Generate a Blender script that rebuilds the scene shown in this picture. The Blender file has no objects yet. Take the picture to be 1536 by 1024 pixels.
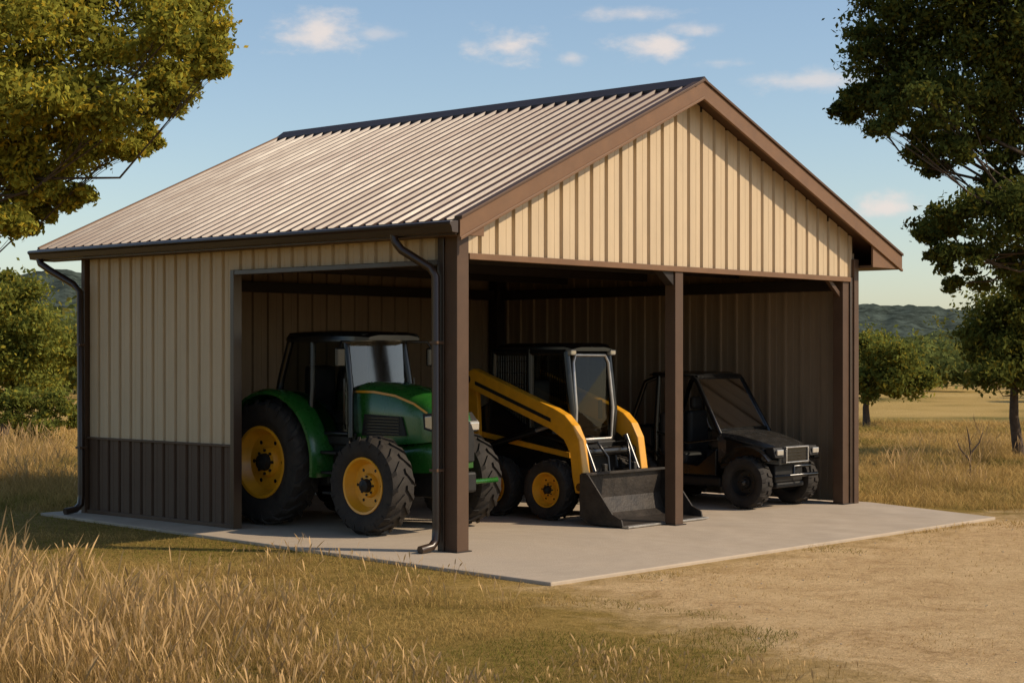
import bpy, bmesh, math, random
import numpy as np
from mathutils import Vector, Matrix
random.seed(7); rng=np.random.default_rng(7)
R=math.radians
scene=bpy.context.scene
scene.view_settings.view_transform='Standard'
try: scene.view_settings.look='None'
except Exception: pass
scene.view_settings.exposure=0

# ------------------------------------------------------------------ survey frame
CAM=(-13.08,-12.56,2.1)
def loc(right,ahead):
    return (CAM[0]+.669*right+.743*ahead, CAM[1]-.743*right+.669*ahead)

# ------------------------------------------------------------------ materials
def newmat(name):
    m=bpy.data.materials.new(name); m.use_nodes=True
    nt=m.node_tree; b=nt.nodes['Principled BSDF']; return m,nt,b
def N(nt,t,**kw):
    n=nt.nodes.new(t)
    for k,v in kw.items(): setattr(n,k,v)
    return n
def mat(name,col,rough=.5,metal=0,var=.15,scale=6,bump=0,bscale=60,rvar=.1,dust=0,dustcol=(.30,.24,.16),stretch=None,coat=0,dscale=1.0,spec=.5):
    m,nt,b=newmat(name); L=nt.links
    tc=N(nt,'ShaderNodeTexCoord'); src=tc.outputs['Object']
    if stretch:
        mp=N(nt,'ShaderNodeMapping'); mp.inputs['Scale'].default_value=stretch; L.new(src,mp.inputs[0]); src=mp.outputs[0]
    no=N(nt,'ShaderNodeTexNoise'); no.inputs['Scale'].default_value=scale; no.inputs['Detail'].default_value=6; no.inputs['Roughness'].default_value=.65
    L.new(src,no.inputs['Vector'])
    r=N(nt,'ShaderNodeValToRGB'); r.color_ramp.elements[0].position=.3; r.color_ramp.elements[1].position=.7
    r.color_ramp.elements[0].color=tuple(c*(1-var) for c in col)+(1,)
    r.color_ramp.elements[1].color=tuple(min(1,c*(1+var)) for c in col)+(1,)
    L.new(no.outputs['Fac'],r.inputs[0]); out=r.outputs[0]
    if dust>0:
        n2=N(nt,'ShaderNodeTexNoise'); n2.inputs['Scale'].default_value=3*dscale; n2.inputs['Detail'].default_value=8; n2.inputs['Roughness'].default_value=.7
        L.new(tc.outputs['Object'],n2.inputs['Vector'])
        mr=N(nt,'ShaderNodeMapRange'); mr.inputs[1].default_value=.4; mr.inputs[2].default_value=.75; mr.inputs[3].default_value=dust*.15; mr.inputs[4].default_value=dust
        L.new(n2.outputs['Fac'],mr.inputs[0])
        mx=N(nt,'ShaderNodeMixRGB'); mx.inputs[2].default_value=dustcol+(1,)
        L.new(mr.outputs[0],mx.inputs[0]); L.new(out,mx.inputs[1]); out=mx.outputs[0]
    L.new(out,b.inputs['Base Color'])
    rr=N(nt,'ShaderNodeMapRange'); rr.inputs[3].default_value=max(0,rough-rvar); rr.inputs[4].default_value=min(1,rough+rvar)
    L.new(no.outputs['Fac'],rr.inputs[0]); L.new(rr.outputs[0],b.inputs['Roughness'])
    b.inputs['Metallic'].default_value=metal; b.inputs['Specular IOR Level'].default_value=spec
    if coat: b.inputs['Coat Weight'].default_value=coat; b.inputs['Coat Roughness'].default_value=.1
    if bump:
        nb=N(nt,'ShaderNodeTexNoise'); nb.inputs['Scale'].default_value=bscale; nb.inputs['Detail'].default_value=5
        L.new(tc.outputs['Object'],nb.inputs['Vector'])
        bp=N(nt,'ShaderNodeBump'); bp.inputs['Strength'].default_value=bump; bp.inputs['Distance'].default_value=.02
        L.new(nb.outputs['Fac'],bp.inputs['Height']); L.new(bp.outputs[0],b.inputs['Normal'])
    return m
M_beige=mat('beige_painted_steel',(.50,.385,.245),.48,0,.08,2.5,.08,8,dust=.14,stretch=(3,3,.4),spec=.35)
M_beige_shade=mat('inner_siding_shade_tan',(.20,.142,.088),.6,0,.12,2.5,.08,8,dust=.12,dustcol=(.10,.07,.045),stretch=(3,3,.4),spec=.3)  # siding beige darkened for inner wall faces, interior shade put into the colour
M_wains=mat('brown_wainscot_steel',(.072,.040,.023),.55,0,.15,2.5,.08,8,dust=.05,stretch=(3,3,.5),spec=.3)
M_trim=mat('brown_trim',(.074,.040,.022),.5,0,.12,4,.03,20,dust=.03,spec=.3)
M_rake=mat('rake_trim',(.155,.080,.038),.5,0,.12,4,.03,20,dust=.04,spec=.3)
M_gutter=mat('gutter_brown',(.036,.020,.012),.32,0,.1,4)
M_roof=mat('roof_brown_steel',(.088,.047,.029),.36,0,.28,1.2,.12,2.5,rvar=.10,stretch=(.6,3,.6),spec=.26)
M_ridge=mat('ridge_cap',(.035,.025,.022),.45,0,.1,4,spec=.3)
M_soffit=mat('soffit_brown',(.085,.046,.025),.55,0,.1,4,spec=.3)
M_steel=mat('dark_frame_steel',(.020,.014,.011),.55,0,.2,5,spec=.3)
M_conc=mat('concrete',(.43,.355,.27),.88,0,.14,1.1,.25,45,dust=.42,dustcol=(.25,.19,.125),dscale=.35,spec=.25)
M_rub=mat('tyre_rubber',(.016,.014,.013),.8,0,.3,9,.2,60,dust=.28,dustcol=(.10,.08,.055),dscale=2,spec=.3)
M_green=mat('green_paint',(.012,.095,.012),.28,0,.12,5,coat=.3,dust=.10,dustcol=(.12,.10,.05),dscale=2)
M_yel=mat('yellow_paint',(.66,.30,.010),.38,0,.12,6,coat=.15,dust=.25,dustcol=(.28,.16,.05),dscale=3)
M_blk=mat('black_paint',(.006,.006,.006),.24,0,.3,6,dust=.02,dustcol=(.08,.07,.05),dscale=3)
M_pla=mat('black_plastic',(.011,.0105,.010),.55,0,.3,6,.1,60,dust=.08,dustcol=(.08,.065,.05),dscale=3,spec=.3)
M_wear=mat('worn_bucket_steel',(.024,.019,.015),.55,.1,.5,6,.3,30,dust=.25,dustcol=(.08,.06,.042),dscale=2,spec=.35)
M_sil=mat('silver_metal',(.40,.38,.35),.35,.8,.2,8)
M_grey=mat('grey_panel',(.020,.019,.018),.26,.0,.4,8,dust=.2,dustcol=(.07,.065,.055),dscale=3)
M_seat=mat('seat_vinyl',(.018,.016,.015),.6,0,.2,8)
M_lamp=mat('headlamp_lens',(.55,.53,.48),.12,.5,.05,8)
M_bark=mat('tree_bark',(.085,.062,.045),.9,0,.35,7,.8,18,spec=.2)
def glassmat():
    m,nt,b=newmat('tinted_glass'); L=nt.links
    nt.nodes.remove(b); o=nt.nodes['Material Output']
    t=N(nt,'ShaderNodeBsdfTransparent'); t.inputs[0].default_value=(.45,.48,.47,1)
    g=N(nt,'ShaderNodeBsdfGlossy'); g.inputs['Roughness'].default_value=.06; g.inputs[0].default_value=(.7,.7,.7,1)
    f=N(nt,'ShaderNodeFresnel'); f.inputs[0].default_value=1.35
    mx=N(nt,'ShaderNodeMixShader'); L.new(f.outputs[0],mx.inputs[0]); L.new(t.outputs[0],mx.inputs[1]); L.new(g.outputs[0],mx.inputs[2]); L.new(mx.outputs[0],o.inputs[0])
    return m
M_glass=glassmat()
def leafmat(name,trans=.4):
    m,nt,b=newmat(name); L=nt.links; o=nt.nodes['Material Output']; nt.nodes.remove(b)
    a=N(nt,'ShaderNodeAttribute'); a.attribute_name='Col'
    d=N(nt,'ShaderNodeBsdfDiffuse'); L.new(a.outputs['Color'],d.inputs[0])
    t=N(nt,'ShaderNodeBsdfTranslucent'); L.new(a.outputs['Color'],t.inputs[0])
    mx=N(nt,'ShaderNodeMixShader'); mx.inputs[0].default_value=trans
    L.new(d.outputs[0],mx.inputs[1]); L.new(t.outputs[0],mx.inputs[2]); L.new(mx.outputs[0],o.inputs[0])
    return m
M_leaf=leafmat('leaves',.42); M_grass=leafmat('grass_blades',.35)

# ------------------------------------------------------------------ builders
def link(o,parent=None):
    scene.collection.objects.link(o)
    if parent: o.parent=parent
    return o
def empty(name,l=(0,0,0),rz=0):
    e=bpy.data.objects.new(name,None); e.location=l; e.rotation_euler=(0,0,rz); e.empty_display_size=.3
    scene.collection.objects.link(e); return e
def mesh(name,v,f,m,parent=None,smooth=False,ang=35,bevel=0,seg=2):
    me=bpy.data.meshes.new(name); me.from_pydata([tuple(p) for p in v],[],[tuple(q) for q in f]); me.update()
    bm=bmesh.new(); bm.from_mesh(me); bmesh.ops.recalc_face_normals(bm,faces=bm.faces); bm.to_mesh(me); bm.free()
    me.materials.append(m)
    if smooth:
        me.polygons.foreach_set('use_smooth',[True]*len(me.polygons)); me.set_sharp_from_angle(angle=R(ang))
    o=bpy.data.objects.new(name,me); link(o,parent)
    if bevel:
        b=o.modifiers.new('b','BEVEL'); b.width=bevel; b.segments=seg; b.limit_method='ANGLE'; b.angle_limit=R(40)
    return o
def box(name,a,b,m,parent=None,bevel=.008):
    x0,y0,z0=a;x1,y1,z1=b
    v=[(x0,y0,z0),(x1,y0,z0),(x1,y1,z0),(x0,y1,z0),(x0,y0,z1),(x1,y0,z1),(x1,y1,z1),(x0,y1,z1)]
    f=[(0,3,2,1),(4,5,6,7),(0,1,5,4),(1,2,6,5),(2,3,7,6),(3,0,4,7)]
    return mesh(name,v,f,m,parent,bevel=bevel)
def prism(name,poly,axis,a,b,m,parent=None,bevel=.008,smooth=False):
    def P(t,p):
        if axis=='x': return (t,p[0],p[1])
        if axis=='y': return (p[0],t,p[1])
        return (p[0],p[1],t)
    n=len(poly); v=[P(a,p) for p in poly]+[P(b,p) for p in poly]
    f=[tuple(range(n)),tuple(range(2*n-1,n-1,-1))]+[(i,(i+1)%n,n+(i+1)%n,n+i) for i in range(n)]
    return mesh(name,v,f,m,parent,bevel=bevel,smooth=smooth)
def loft(name,secs,m,parent=None,bevel=0,ang=40):
    n=len(secs[0]); v=[p for s in secs for p in s]; f=[]
    for k in range(len(secs)-1):
        for i in range(n):
            j=(i+1)%n; f.append((k*n+i,k*n+j,(k+1)*n+j,(k+1)*n+i))
    f.append(tuple(range(n))); f.append(tuple(range((len(secs)-1)*n,len(secs)*n)))
    return mesh(name,v,f,m,parent,smooth=True,ang=ang,bevel=bevel)
def tube_geo(pts,rad,n=8):
    pts=[Vector(p) for p in pts]; V=[];F=[]
    if not hasattr(rad,'__len__'): rad=[rad]*len(pts)
    prev=None
    for i,p in enumerate(pts):
        d=(pts[min(i+1,len(pts)-1)]-pts[max(i-1,0)])
        if d.length<1e-9: d=Vector((0,0,1))
        d.normalize()
        if prev is None: a=Vector((0,0,1)) if abs(d.z)<.9 else Vector((1,0,0)); a=(a-d*a.dot(d)).normalized()
        else: a=(prev-d*prev.dot(d)).normalized()
        prev=a; b=d.cross(a)
        for k in range(n):
            t=2*math.pi*(k+.5)/n; V.append(p+(a*math.cos(t)+b*math.sin(t))*rad[i])
    for i in range(len(pts)-1):
        for k in range(n):
            j=(k+1)%n; F.append((i*n+k,i*n+j,(i+1)*n+j,(i+1)*n+k))
    F.append(tuple(range(n))); F.append(tuple(range(len(V)-n,len(V))))
    return V,F
def tube(name,pts,rad,m,parent=None,n=10,rect=False):
    V,F=tube_geo(pts,rad,4 if rect else n)
    return mesh(name,V,F,m,parent,smooth=not rect,ang=50)
def lathe(name,prof,m,parent=None,c=(0,0,0),n=48,ang=35):
    V=[];F=[]
    for (x,r) in prof:
        for k in range(n):
            t=2*math.pi*k/n; V.append((c[0]+x,c[1]+r*math.cos(t),c[2]+r*math.sin(t)))
    for i in range(len(prof)-1):
        for k in range(n):
            j=(k+1)%n; F.append((i*n+k,i*n+j,(i+1)*n+j,(i+1)*n+k))
    return mesh(name,V,F,m,parent,smooth=True,ang=ang)
def npmesh(name,V,F,m,col=None,parent=None):
    me=bpy.data.meshes.new(name); nv=len(V); nf=len(F); k=F.shape[1]
    me.vertices.add(nv); me.vertices.foreach_set('co',V.astype(np.float32).ravel())
    me.loops.add(nf*k); me.loops.foreach_set('vertex_index',F.astype(np.int32).ravel())
    me.polygons.add(nf); me.polygons.foreach_set('loop_start',np.arange(0,nf*k,k,dtype=np.int32))
    try: me.polygons.foreach_set('loop_total',np.full(nf,k,dtype=np.int32))
    except Exception: pass
    me.update(calc_edges=True)
    if col is not None:
        a=me.color_attributes.new('Col','FLOAT_COLOR','POINT')
        a.data.foreach_set('color',np.concatenate([col,np.ones((nv,1))],1).astype(np.float32).ravel())
    me.materials.append(m); o=bpy.data.objects.new(name,me); return link(o,parent)

# ------------------------------------------------------------------ BARN
W=8.0; D=6.77; OH=.25; BK=.75
UR=4.05; ZR=5.40; UL=-.25; UE=8.9; ZE=3.47
def roofz(u):
    return ZE+(ZR-ZE)*(u-UL)/(UR-UL) if u<UR else ZE+(ZR-ZE)*(UE-u)/(UE-UR)
barn=empty('metal_pole_barn')
def siding(name,axis,fixed,s0,s1,zb,ztop,sgn,m,pitch=.25,depth=.030,extra=()):
    pts=[];s=s0
    while s<s1-1e-4:
        for ds,o in ((0,0),(pitch*.38,0),(pitch*.38+.008,.12),(pitch*.38+.016,0),(pitch-.072,0),(pitch-.058,1),(pitch-.020,1),(pitch-.006,0)):
            t=s+ds
            if t<s1: pts.append((t,o*depth*sgn))
        s+=pitch
    pts.append((s1,0))
    V=[];F=[]
    for (t,o) in pts:
        z1=ztop(t) if callable(ztop) else ztop
        for z in (zb,z1):
            V.append((fixed+o,t,z) if axis=='y' else (t,fixed+o,z))
    for i in range(len(pts)-1): F.append((2*i,2*i+2,2*i+3,2*i+1))
    me=bpy.data.meshes.new(name); me.from_pydata(V,[],F); me.materials.append(m)
    return link(bpy.data.objects.new(name,me),barn)
wt=lambda u: roofz(u)-.10
VO=3.72
siding('side_wall_upper','y',0,VO,D,1.0,3.45,1,M_beige,.235)
siding('side_wall_header','y',0,.10,VO,3.10,3.45,1,M_beige,.235)
siding('side_wainscot','y',-.006,VO,D,0.02,.98,1,M_wains,.235)
siding('gable_wall','x',0,.12,W,3.17,wt,1,M_beige,.27,.036)
siding('back_wall','x',D,0,W,0.02,wt,-1,M_beige_shade,.285)
siding('right_wall','y',W,0,D,0.02,3.5,-1,M_beige_shade,.285)
siding('back_wall_outer_skin','x',D+.05,0,W,0.02,wt,1,M_beige,.285)
siding('right_wall_outer_skin','y',W+.05,0,D,0.02,3.5,1,M_beige,.285)
box('wainscot_cap',(-.03,VO,.975),(.02,D,1.005),M_trim,barn,.004)
box('side_base_trim',(-.028,VO,0),(.02,D,.05),M_trim,barn,.004)
box('corner_post',(-.035,-.035,0),(.145,.145,3.42),M_trim,barn,.006)
box('corner_post_side_trim',(-.05,.15,0),(.04,.24,3.4),M_gutter,barn,.005)
box('centre_post',(3.83,-.02,0),(3.99,.14,3.16),M_trim,barn,.006)
box('right_corner_post',(W-.02,-.05,0),(W+.10,.15,3.42),M_trim,barn,.006)
box('right_jamb_post',(W-.26,-.01,0),(W-.10,.15,3.14),M_trim,barn,.006)
box('right_jamb_trim',(W-.098,-.03,0),(W-.024,.10,3.16),M_gutter,barn,.003)
for (a,b) in (((-.06,-.06,0),(.17,.17,.012)),((3.80,-.05,0),(4.02,.17,.012)),((W-.29,-.04,0),(W-.03,.18,.012))): box('post_base_plate',a,b,M_steel,barn,.002)
box('door_jamb_trim',(-.055,VO-.07,0),(.07,VO-.002,3.10),M_gutter,barn,.004)
box('door_head_trim',(-.05,.245,3.04),(.05,VO-.072,3.095),M_gutter,barn,.004)
box('left_rear_corner_trim',(-.05,D-.02,0),(.08,D+.06,3.42),M_trim,barn,.004)
box('right_rear_corner_trim',(W-.06,D-.04,0),(W+.06,D+.06,3.42),M_trim,barn,.004)
box('gable_header_trim',(.15,-.045,3.10),(W-.1,.02,3.165),M_rake,barn,.004)
box('gable_header_beam',(.15,.045,3.12),(W-.1,.17,3.34),M_steel,barn,.004)
box('side_header_beam',(.06,.25,3.10),(.18,D-.05,3.34),M_steel,barn,.004)
box('right_wall_girt',(W-.17,.16,2.98),(W-.05,D-.1,3.13),M_steel,barn,.004)
box('back_wall_girt',(.1,D-.17,2.98),(W-.18,D-.05,3.13),M_steel,barn,.004)
box('rear_corner_column',(W-.24,D-.24,0),(W-.06,D-.06,3.4),M_steel,barn,.004)
box('rear_left_column',(.06,D-.24,0),(.2,D-.06,3.4),M_steel,barn,.004)
for v in (1.9,3.6,5.2):
    box('truss_bottom_chord',(.19,v-.04,3.2),(W-.06,v+.04,3.33),M_steel,barn,.004)
    for a,b in ((UL+.3,UR),(UR,UE-.9)):
        tube('truss_top_chord',[(a,v,roofz(a)-.2),(b,v,roofz(b)-.2)],.07,M_steel,barn,rect=True)
    for k,(a,b) in enumerate(((1.8,2.6),(4.05,2.6),(4.05,5.5),(6.3,5.5))):
        tube('truss_web',[(a,v,roofz(a)-.22),(b,v,3.3)],.045,M_steel,barn,rect=True)
tube('corner_knee_brace',[(.2,.1,2.85),(.2,.55,3.2)],.045,M_steel,barn,rect=True)
tube('jamb_brace',[(W-.24,.06,2.90),(W-.55,.06,3.12)],.04,M_trim,barn,rect=True)
prism('centre_post_haunch',[(3.55,3.12),(3.82,2.93),(3.82,3.12)],'y',.0,.12,M_steel,barn,.003)
for i in range(7):
    u=.5+i*.55
    for uu in (u,UE-.9-i*.6):
        box('purlin',(uu-.03,.01,roofz(uu)-.15),(uu+.03,D-.01,roofz(uu)-.085),M_steel,barn,0)
def roof_side(name,ua,ub):
    p=.205;V=[];F=[];pts=[];v=-OH
    while v<D+BK:
        for dv,h in ((0,0),(.06,.0),(.075,.008),(.085,0),(.145,0),(.158,.036),(.19,.036)):
            if v+dv<=D+BK: pts.append((v+dv,h))
        v+=p
    for (v,h) in pts:
        V.append((ua,v,roofz(ua)+h)); V.append((ub,v,roofz(ub)+h))
    for i in range(len(pts)-1): F.append((2*i,2*i+1,2*i+3,2*i+2))
    me=bpy.data.meshes.new(name); me.from_pydata(V,[],F); me.materials.append(M_roof)
    link(bpy.data.objects.new(name,me),barn)
    a,b=(ua,ub)
    mesh(name+'_deck',[(a,-OH+.01,roofz(a)-.012),(b,-OH+.01,roofz(b)-.012),(b,D+BK-.01,roofz(b)-.012),(a,D+BK-.01,roofz(a)-.012),
                       (a,-OH+.01,roofz(a)-.08),(b,-OH+.01,roofz(b)-.08),(b,D+BK-.01,roofz(b)-.08),(a,D+BK-.01,roofz(a)-.08)],
         [(0,1,2,3),(4,5,6,7),(0,1,5,4),(1,2,6,5),(2,3,7,6),(3,0,4,7)],M_soffit,barn)
roof_side('roof_panel_left',UL,UR); roof_side('roof_panel_right',UE,UR)
rc=.17
V=[];
for v in (-OH-.05,D+BK+.04):
    V+= [(UR-rc,v,roofz(UR-rc)+.040),(UR,v,ZR+.079),(UR+rc,v,roofz(UR+rc)+.040),(UR+rc,v,roofz(UR+rc)+.01),(UR,v,ZR+.04),(UR-rc,v,roofz(UR-rc)+.01)]
mesh('ridge_cap',V,[(0,1,7,6),(1,2,8,7),(2,3,9,8),(3,4,10,9),(4,5,11,10),(5,0,6,11),(0,1,2,3,4,5),(6,7,8,9,10,11)],M_ridge,barn)
def rake(name,v0,v1,h0,h1,m):
    us=(UL,UR,UE); V=[]
    for v in (v0,v1):
        for u in us: V.append((u,v,(ZR if u==UR else roofz(u))+h1))
        for u in us: V.append((u,v,(ZR if u==UR else roofz(u))+h0))
    F=[(0,1,4,3),(1,2,5,4),(6,7,10,9),(7,8,11,10),(0,1,7,6),(1,2,8,7),(3,4,10,9),(4,5,11,10),(0,3,9,6),(2,5,11,8)]
    return mesh(name,V,F,m,barn,bevel=.005)
rake('rake_board',-OH-.035,-OH+.005,-.17,.02,M_rake)
rake('rake_cap',-OH-.06,-OH+.05,.021,.055,M_soffit)
rake('rake_lower_lip',-OH-.05,-OH-.01,-.20,-.165,M_rake)
rake('rear_rake_board',D+BK-.005,D+BK+.035,-.17,.05,M_rake)
box('left_fascia',(UL-.03,-OH,ZE-.14),(UL,D+BK,ZE+.02),M_gutter,barn,.003)
gp=[(UL-.032,ZE-.125),(UL-.032,ZE+.0),(UL-.12,ZE+.0),(UL-.155,ZE-.01),(UL-.16,ZE-.035),(UL-.135,ZE-.06),(UL-.12,ZE-.12)]
prism('left_gutter',gp,'y',-OH-.04,D+BK+.03,M_gutter,barn,.004)
prism('left_soffit',[(UL,ZE-.14),(UL,ZE-.11),(-.01,ZE-.11),(-.01,ZE-.14)],'y',-OH,D+BK,M_soffit,barn,0)
box('right_fascia',(UE,-OH,ZE-.17),(UE+.03,D+BK,ZE+.02),M_rake,barn,.003)
prism('right_soffit',[(W+.1,ZE-.17),(W+.1,ZE-.14),(UE,ZE-.14),(UE,ZE-.17)],'y',-OH,D+BK,M_soffit,barn,0)
prism('right_eave_return',[(W+.11,ZE-.165),(UE,ZE-.165),(UE,ZE-.1),(W+.11,roofz(W+.11)-.18)],'y',-OH-.02,-OH+.01,M_rake,barn,.003)
prism('left_eave_return',[(UL,ZE-.14),(.13,ZE-.14),(.13,roofz(.13)-.18),(UL,ZE-.1)],'y',-OH-.02,-OH+.01,M_rake,barn,.003)
tube('front_downspout',[(UL-.08,.62,ZE-.10),(UL-.08,.60,ZE-.18),(UL-.06,.52,ZE-.27),(-.14,.26,ZE-.46),(-.12,.20,ZE-.55),(-.115,.19,.25),(-.125,.19,.12),(-.19,.19,.06),(-.36,.19,.04)],.046,M_gutter,barn,n=8)
tube('rear_downspout',[(UL-.08,D+.62,ZE-.10),(UL-.08,D+.58,ZE-.18),(UL-.04,D+.42,ZE-.27),(-.14,D+.1,ZE-.46),(-.12,D-.02,ZE-.56),(-.11,D-.03,.25),(-.12,D-.03,.12),(-.19,D-.03,.06),(-.36,D-.03,.04)],.046,M_gutter,barn,n=8)
for z in (.85,2.2):
    box('downspout_strap',(-.168,.135,z),(-.05,.245,z+.03),M_trim,barn,.002); box('downspout_strap',(-.165,D-.085,z),(-.05,D+.025,z+.03),M_trim,barn,.002)
prism('concrete_slab',[(-1.13,-2.28),(7.48,-2.42),(8.35,-.1),(8.35,D+.3),(-.42,D+.45)],'z',-.10,0,M_conc,None,.012)

# ------------------------------------------------------------------ wheels
def wheel(parent,c,Rr,w,rim,mrim,side,lugs=22,lug=.03,ag=True):
    x,y,z=c; s=side; h=w/2
    prof=[(-h*.62,rim*.98),(-h*.80,rim*1.03),(-h,rim+(Rr-rim)*.45),(-h*.93,rim+(Rr-rim)*.8),(-h*.72,Rr-lug*1.0),(-h*.3,Rr-lug*.75),(h*.3,Rr-lug*.75),(h*.72,Rr-lug),(h*.93,rim+(Rr-rim)*.8),(h,rim+(Rr-rim)*.45),(h*.80,rim*1.03),(h*.62,rim*.98)]
    lathe('tyre',prof,M_rub,parent,c,n=56,ang=50)
    V=[];F=[]
    for sd in (-1,1):
        for k in range(lugs):
            a0=2*math.pi*(k+(.5 if sd>0 else 0))/lugs
            sw=(2*math.pi/lugs)*(.75 if ag else .15); wd=(2*math.pi/lugs)*(.26 if ag else .36)
            b=len(V)
            st=[(.02,0,Rr),(h*.72,sw*.8,Rr-.004),(h*.98,sw,Rr-lug*1.3),(h*1.02,sw*1.02,Rr-lug*2.6)] if ag else [(.0,0,Rr),(h*.6,sw,Rr-.003),(h*.95,sw*1.1,Rr-lug*1.2),(h*1.01,sw*1.1,Rr-lug*2.6)]
            for (xx,da,rr) in st:
                for e in (-1,1):
                    for dep in (0,lug*1.5):
                        aa=a0-da+e*wd/2; r2=rr-dep
                        V.append((x+sd*(xx if dep==0 else xx*.93),y+r2*math.sin(aa),z+r2*math.cos(aa)))
            for q in range(3):
                p=b+4*q; n=p+4
                F+=[(p,p+2,n+2,n),(p,p+1,n+1,n),(p+2,p+3,n+3,n+2)]
            F+=[(b,b+1,b+3,b+2),(b+12,b+13,b+15,b+14)]
    mesh('tyre_lugs',V,F,M_rub,parent)
    o=s*h
    lathe('rim',[(o*.80,rim*1.04),(o*.86,rim*1.03),(o*.84,rim*.95),(o*.62,rim*.90),(o*.40,rim*.84),(o*.22,rim*.78),(o*.20,rim*.45),(o*.45,rim*.38),(o*.47,0.001)],mrim,parent,c,n=48,ang=30)
    lathe('rim_back',[(-o*.80,rim*1.04),(-o*.5,rim*.9),(-o*.2,.001)],M_pla,parent,c,n=32)
    lathe('hub',[(o*.42,rim*.26),(o*.80,rim*.22),(o*.86,rim*.12),(o*.95,.001)],M_pla if mrim is M_yel else M_grey,parent,c,n=20)
    V=[];F=[]
    for k in range(8):
        a=2*math.pi*k/8; cy=y+math.sin(a)*rim*.33; cz=z+math.cos(a)*rim*.33
        v,f=tube_geo([(x+o*.44,cy,cz),(x+o*.54,cy,cz)],rim*.045,6); b=len(V); V+=v; F+=[tuple(i+b for i in q) for q in f]
    mesh('wheel_bolts',V,F,M_pla,parent)
    V=[];F=[]
    for k in range(6):
        a=2*math.pi*(k+.5)/6; cy=y+math.sin(a)*rim*.62; cz=z+math.cos(a)*rim*.62
        v,f=tube_geo([(x+o*.15,cy,cz),(x+o*.225,cy,cz)],rim*.06,8); b=len(V); V+=v; F+=[tuple(i+b for i in q) for q in f]
    mesh('rim_slots',V,F,M_blk,parent)

# ------------------------------------------------------------------ TRACTOR
T=empty('farm_tractor',(1.35,3.0,0))
RY=.80; FY=-1.05
for sx in (-1,1):
    wheel(T,(sx*.70,RY,.77),.77,.42,.43,M_yel,sx,22,.04)
    wheel(T,(sx*.74,FY,.575),.575,.36,.32,M_yel,sx,18,.035)
    cy,cz=RY,.77; a0,a1=R(-62),R(100)
    n=18
    V=[];F=[]
    for k in range(n+1):
        a=a0+(a1-a0)*k/n
        for (xx,rr) in ((sx*.30,.86),(sx*.74,.90),(sx*.80,.87),(sx*.80,.83),(sx*.30,.80)):
            V.append((xx,cy-math.sin(a)*rr,cz+math.cos(a)*rr))
    for k in range(n):
        for i in range(5):
            j=(i+1)%5; F.append((k*5+i,k*5+j,(k+1)*5+j,(k+1)*5+i))
    F+=[tuple(range(5)),tuple(range(n*5,n*5+5))]
    mesh('rear_fender',V,F,M_green,T,smooth=True,ang=40)
    V=[(sx*.44,cy-math.sin(a0+(a1-a0)*k/n)*.82,cz+math.cos(a0+(a1-a0)*k/n)*.82) for k in range(n+1)]+[(sx*.44,cy,cz)]
    mesh('fender_plate',V,[(k,k+1,n+1) for k in range(n)],M_green,T)
def hoodsec(y,w,zb,zt):
    return [(-w,y,zb),(-w,y,zb+(zt-zb)*.5),(-w*.97,y,zt-.13),(-w*.82,y,zt-.05),(-w*.5,y,zt-.01),(0,y,zt),(w*.5,y,zt-.01),(w*.82,y,zt-.05),(w*.97,y,zt-.13),(w,y,zb+(zt-zb)*.5),(w,y,zb)]
loft('hood',[hoodsec(-.36,.39,.98,1.76),hoodsec(-.7,.39,1.0,1.755),hoodsec(-1.1,.375,1.03,1.70),hoodsec(-1.45,.35,1.06,1.61),hoodsec(-1.62,.32,1.08,1.51),hoodsec(-1.71,.27,1.12,1.38)],M_green,T,ang=50)
loft('lower_hood_panel',[hoodsec(-.36,.345,.70,1.05),hoodsec(-1.2,.335,.70,1.08),hoodsec(-1.62,.30,.72,1.14),hoodsec(-1.72,.26,.76,1.10)],M_green,T)
loft('nose_grille',[hoodsec(-1.66,.285,.80,1.38),hoodsec(-1.75,.245,.84,1.31)],M_pla,T)
for sx in (-1,1):
    pts=[(-.38,1.64),(-.7,1.64),(-1.05,1.60),(-1.35,1.51),(-1.55,1.40)]
    V=[];wv=[.384,.384,.370,.352,.328]
    for (y,z),w in zip(pts,wv):
        V+=[(sx*(w+.007),y,z-.010),(sx*(w*.985+.006),y,z+.018)]
    mesh('hood_stripe',V,[(2*i,2*i+1,2*i+3,2*i+2) for i in range(4)],M_yel,T)
    prism('headlight',[(-1.50,1.22),(-1.71,1.18),(-1.722,1.30),(-1.62,1.41),(-1.48,1.40)],'x',sx*.21,sx*.345,M_pla,T)
    prism('headlight_lens',[(-1.53,1.24),(-1.73,1.20),(-1.735,1.29),(-1.63,1.38),(-1.52,1.37)],'x',sx*.20,sx*.352,M_lamp,T)
    prism('side_vent',[(-.5,1.12),(-1.25,1.14),(-1.18,1.36),(-.55,1.38)],'x',sx*.36,sx*.398,M_pla,T,.004)
    for k in range(6): box('vent_louvre',(min(sx*.398,sx*.406),-1.15,1.15+k*.036),(max(sx*.398,sx*.406),-.58,1.162+k*.036),M_blk,T,0)
box('engine_chassis',(-.24,-1.55,.42),(.24,1.0,.86),M_pla,T,.02)
box('front_axle',(-.6,FY-.1,.48),(.6,FY+.1,.66),M_pla,T,.02)
for sx in(-1,1):
    box('axle_knuckle',(sx*.58-.07,FY-.09,.4),(sx*.58+.07,FY+.09,.78),M_green,T,.02)
lathe('rear_axle',[(-.6,.001),(-.6,.14),(-.2,.2),(.2,.2),(.6,.14),(.6,.001)],M_pla,T,(0,RY,.77),n=20)
box('front_bracket',(-.22,-1.82,.48),(.22,-1.6,.72),M_pla,T,.03)
tube('front_hitch_bar',[(.10,-1.78,.60),(.62,-1.76,.60),(.72,-1.66,.60)],.03,M_green,T)
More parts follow.
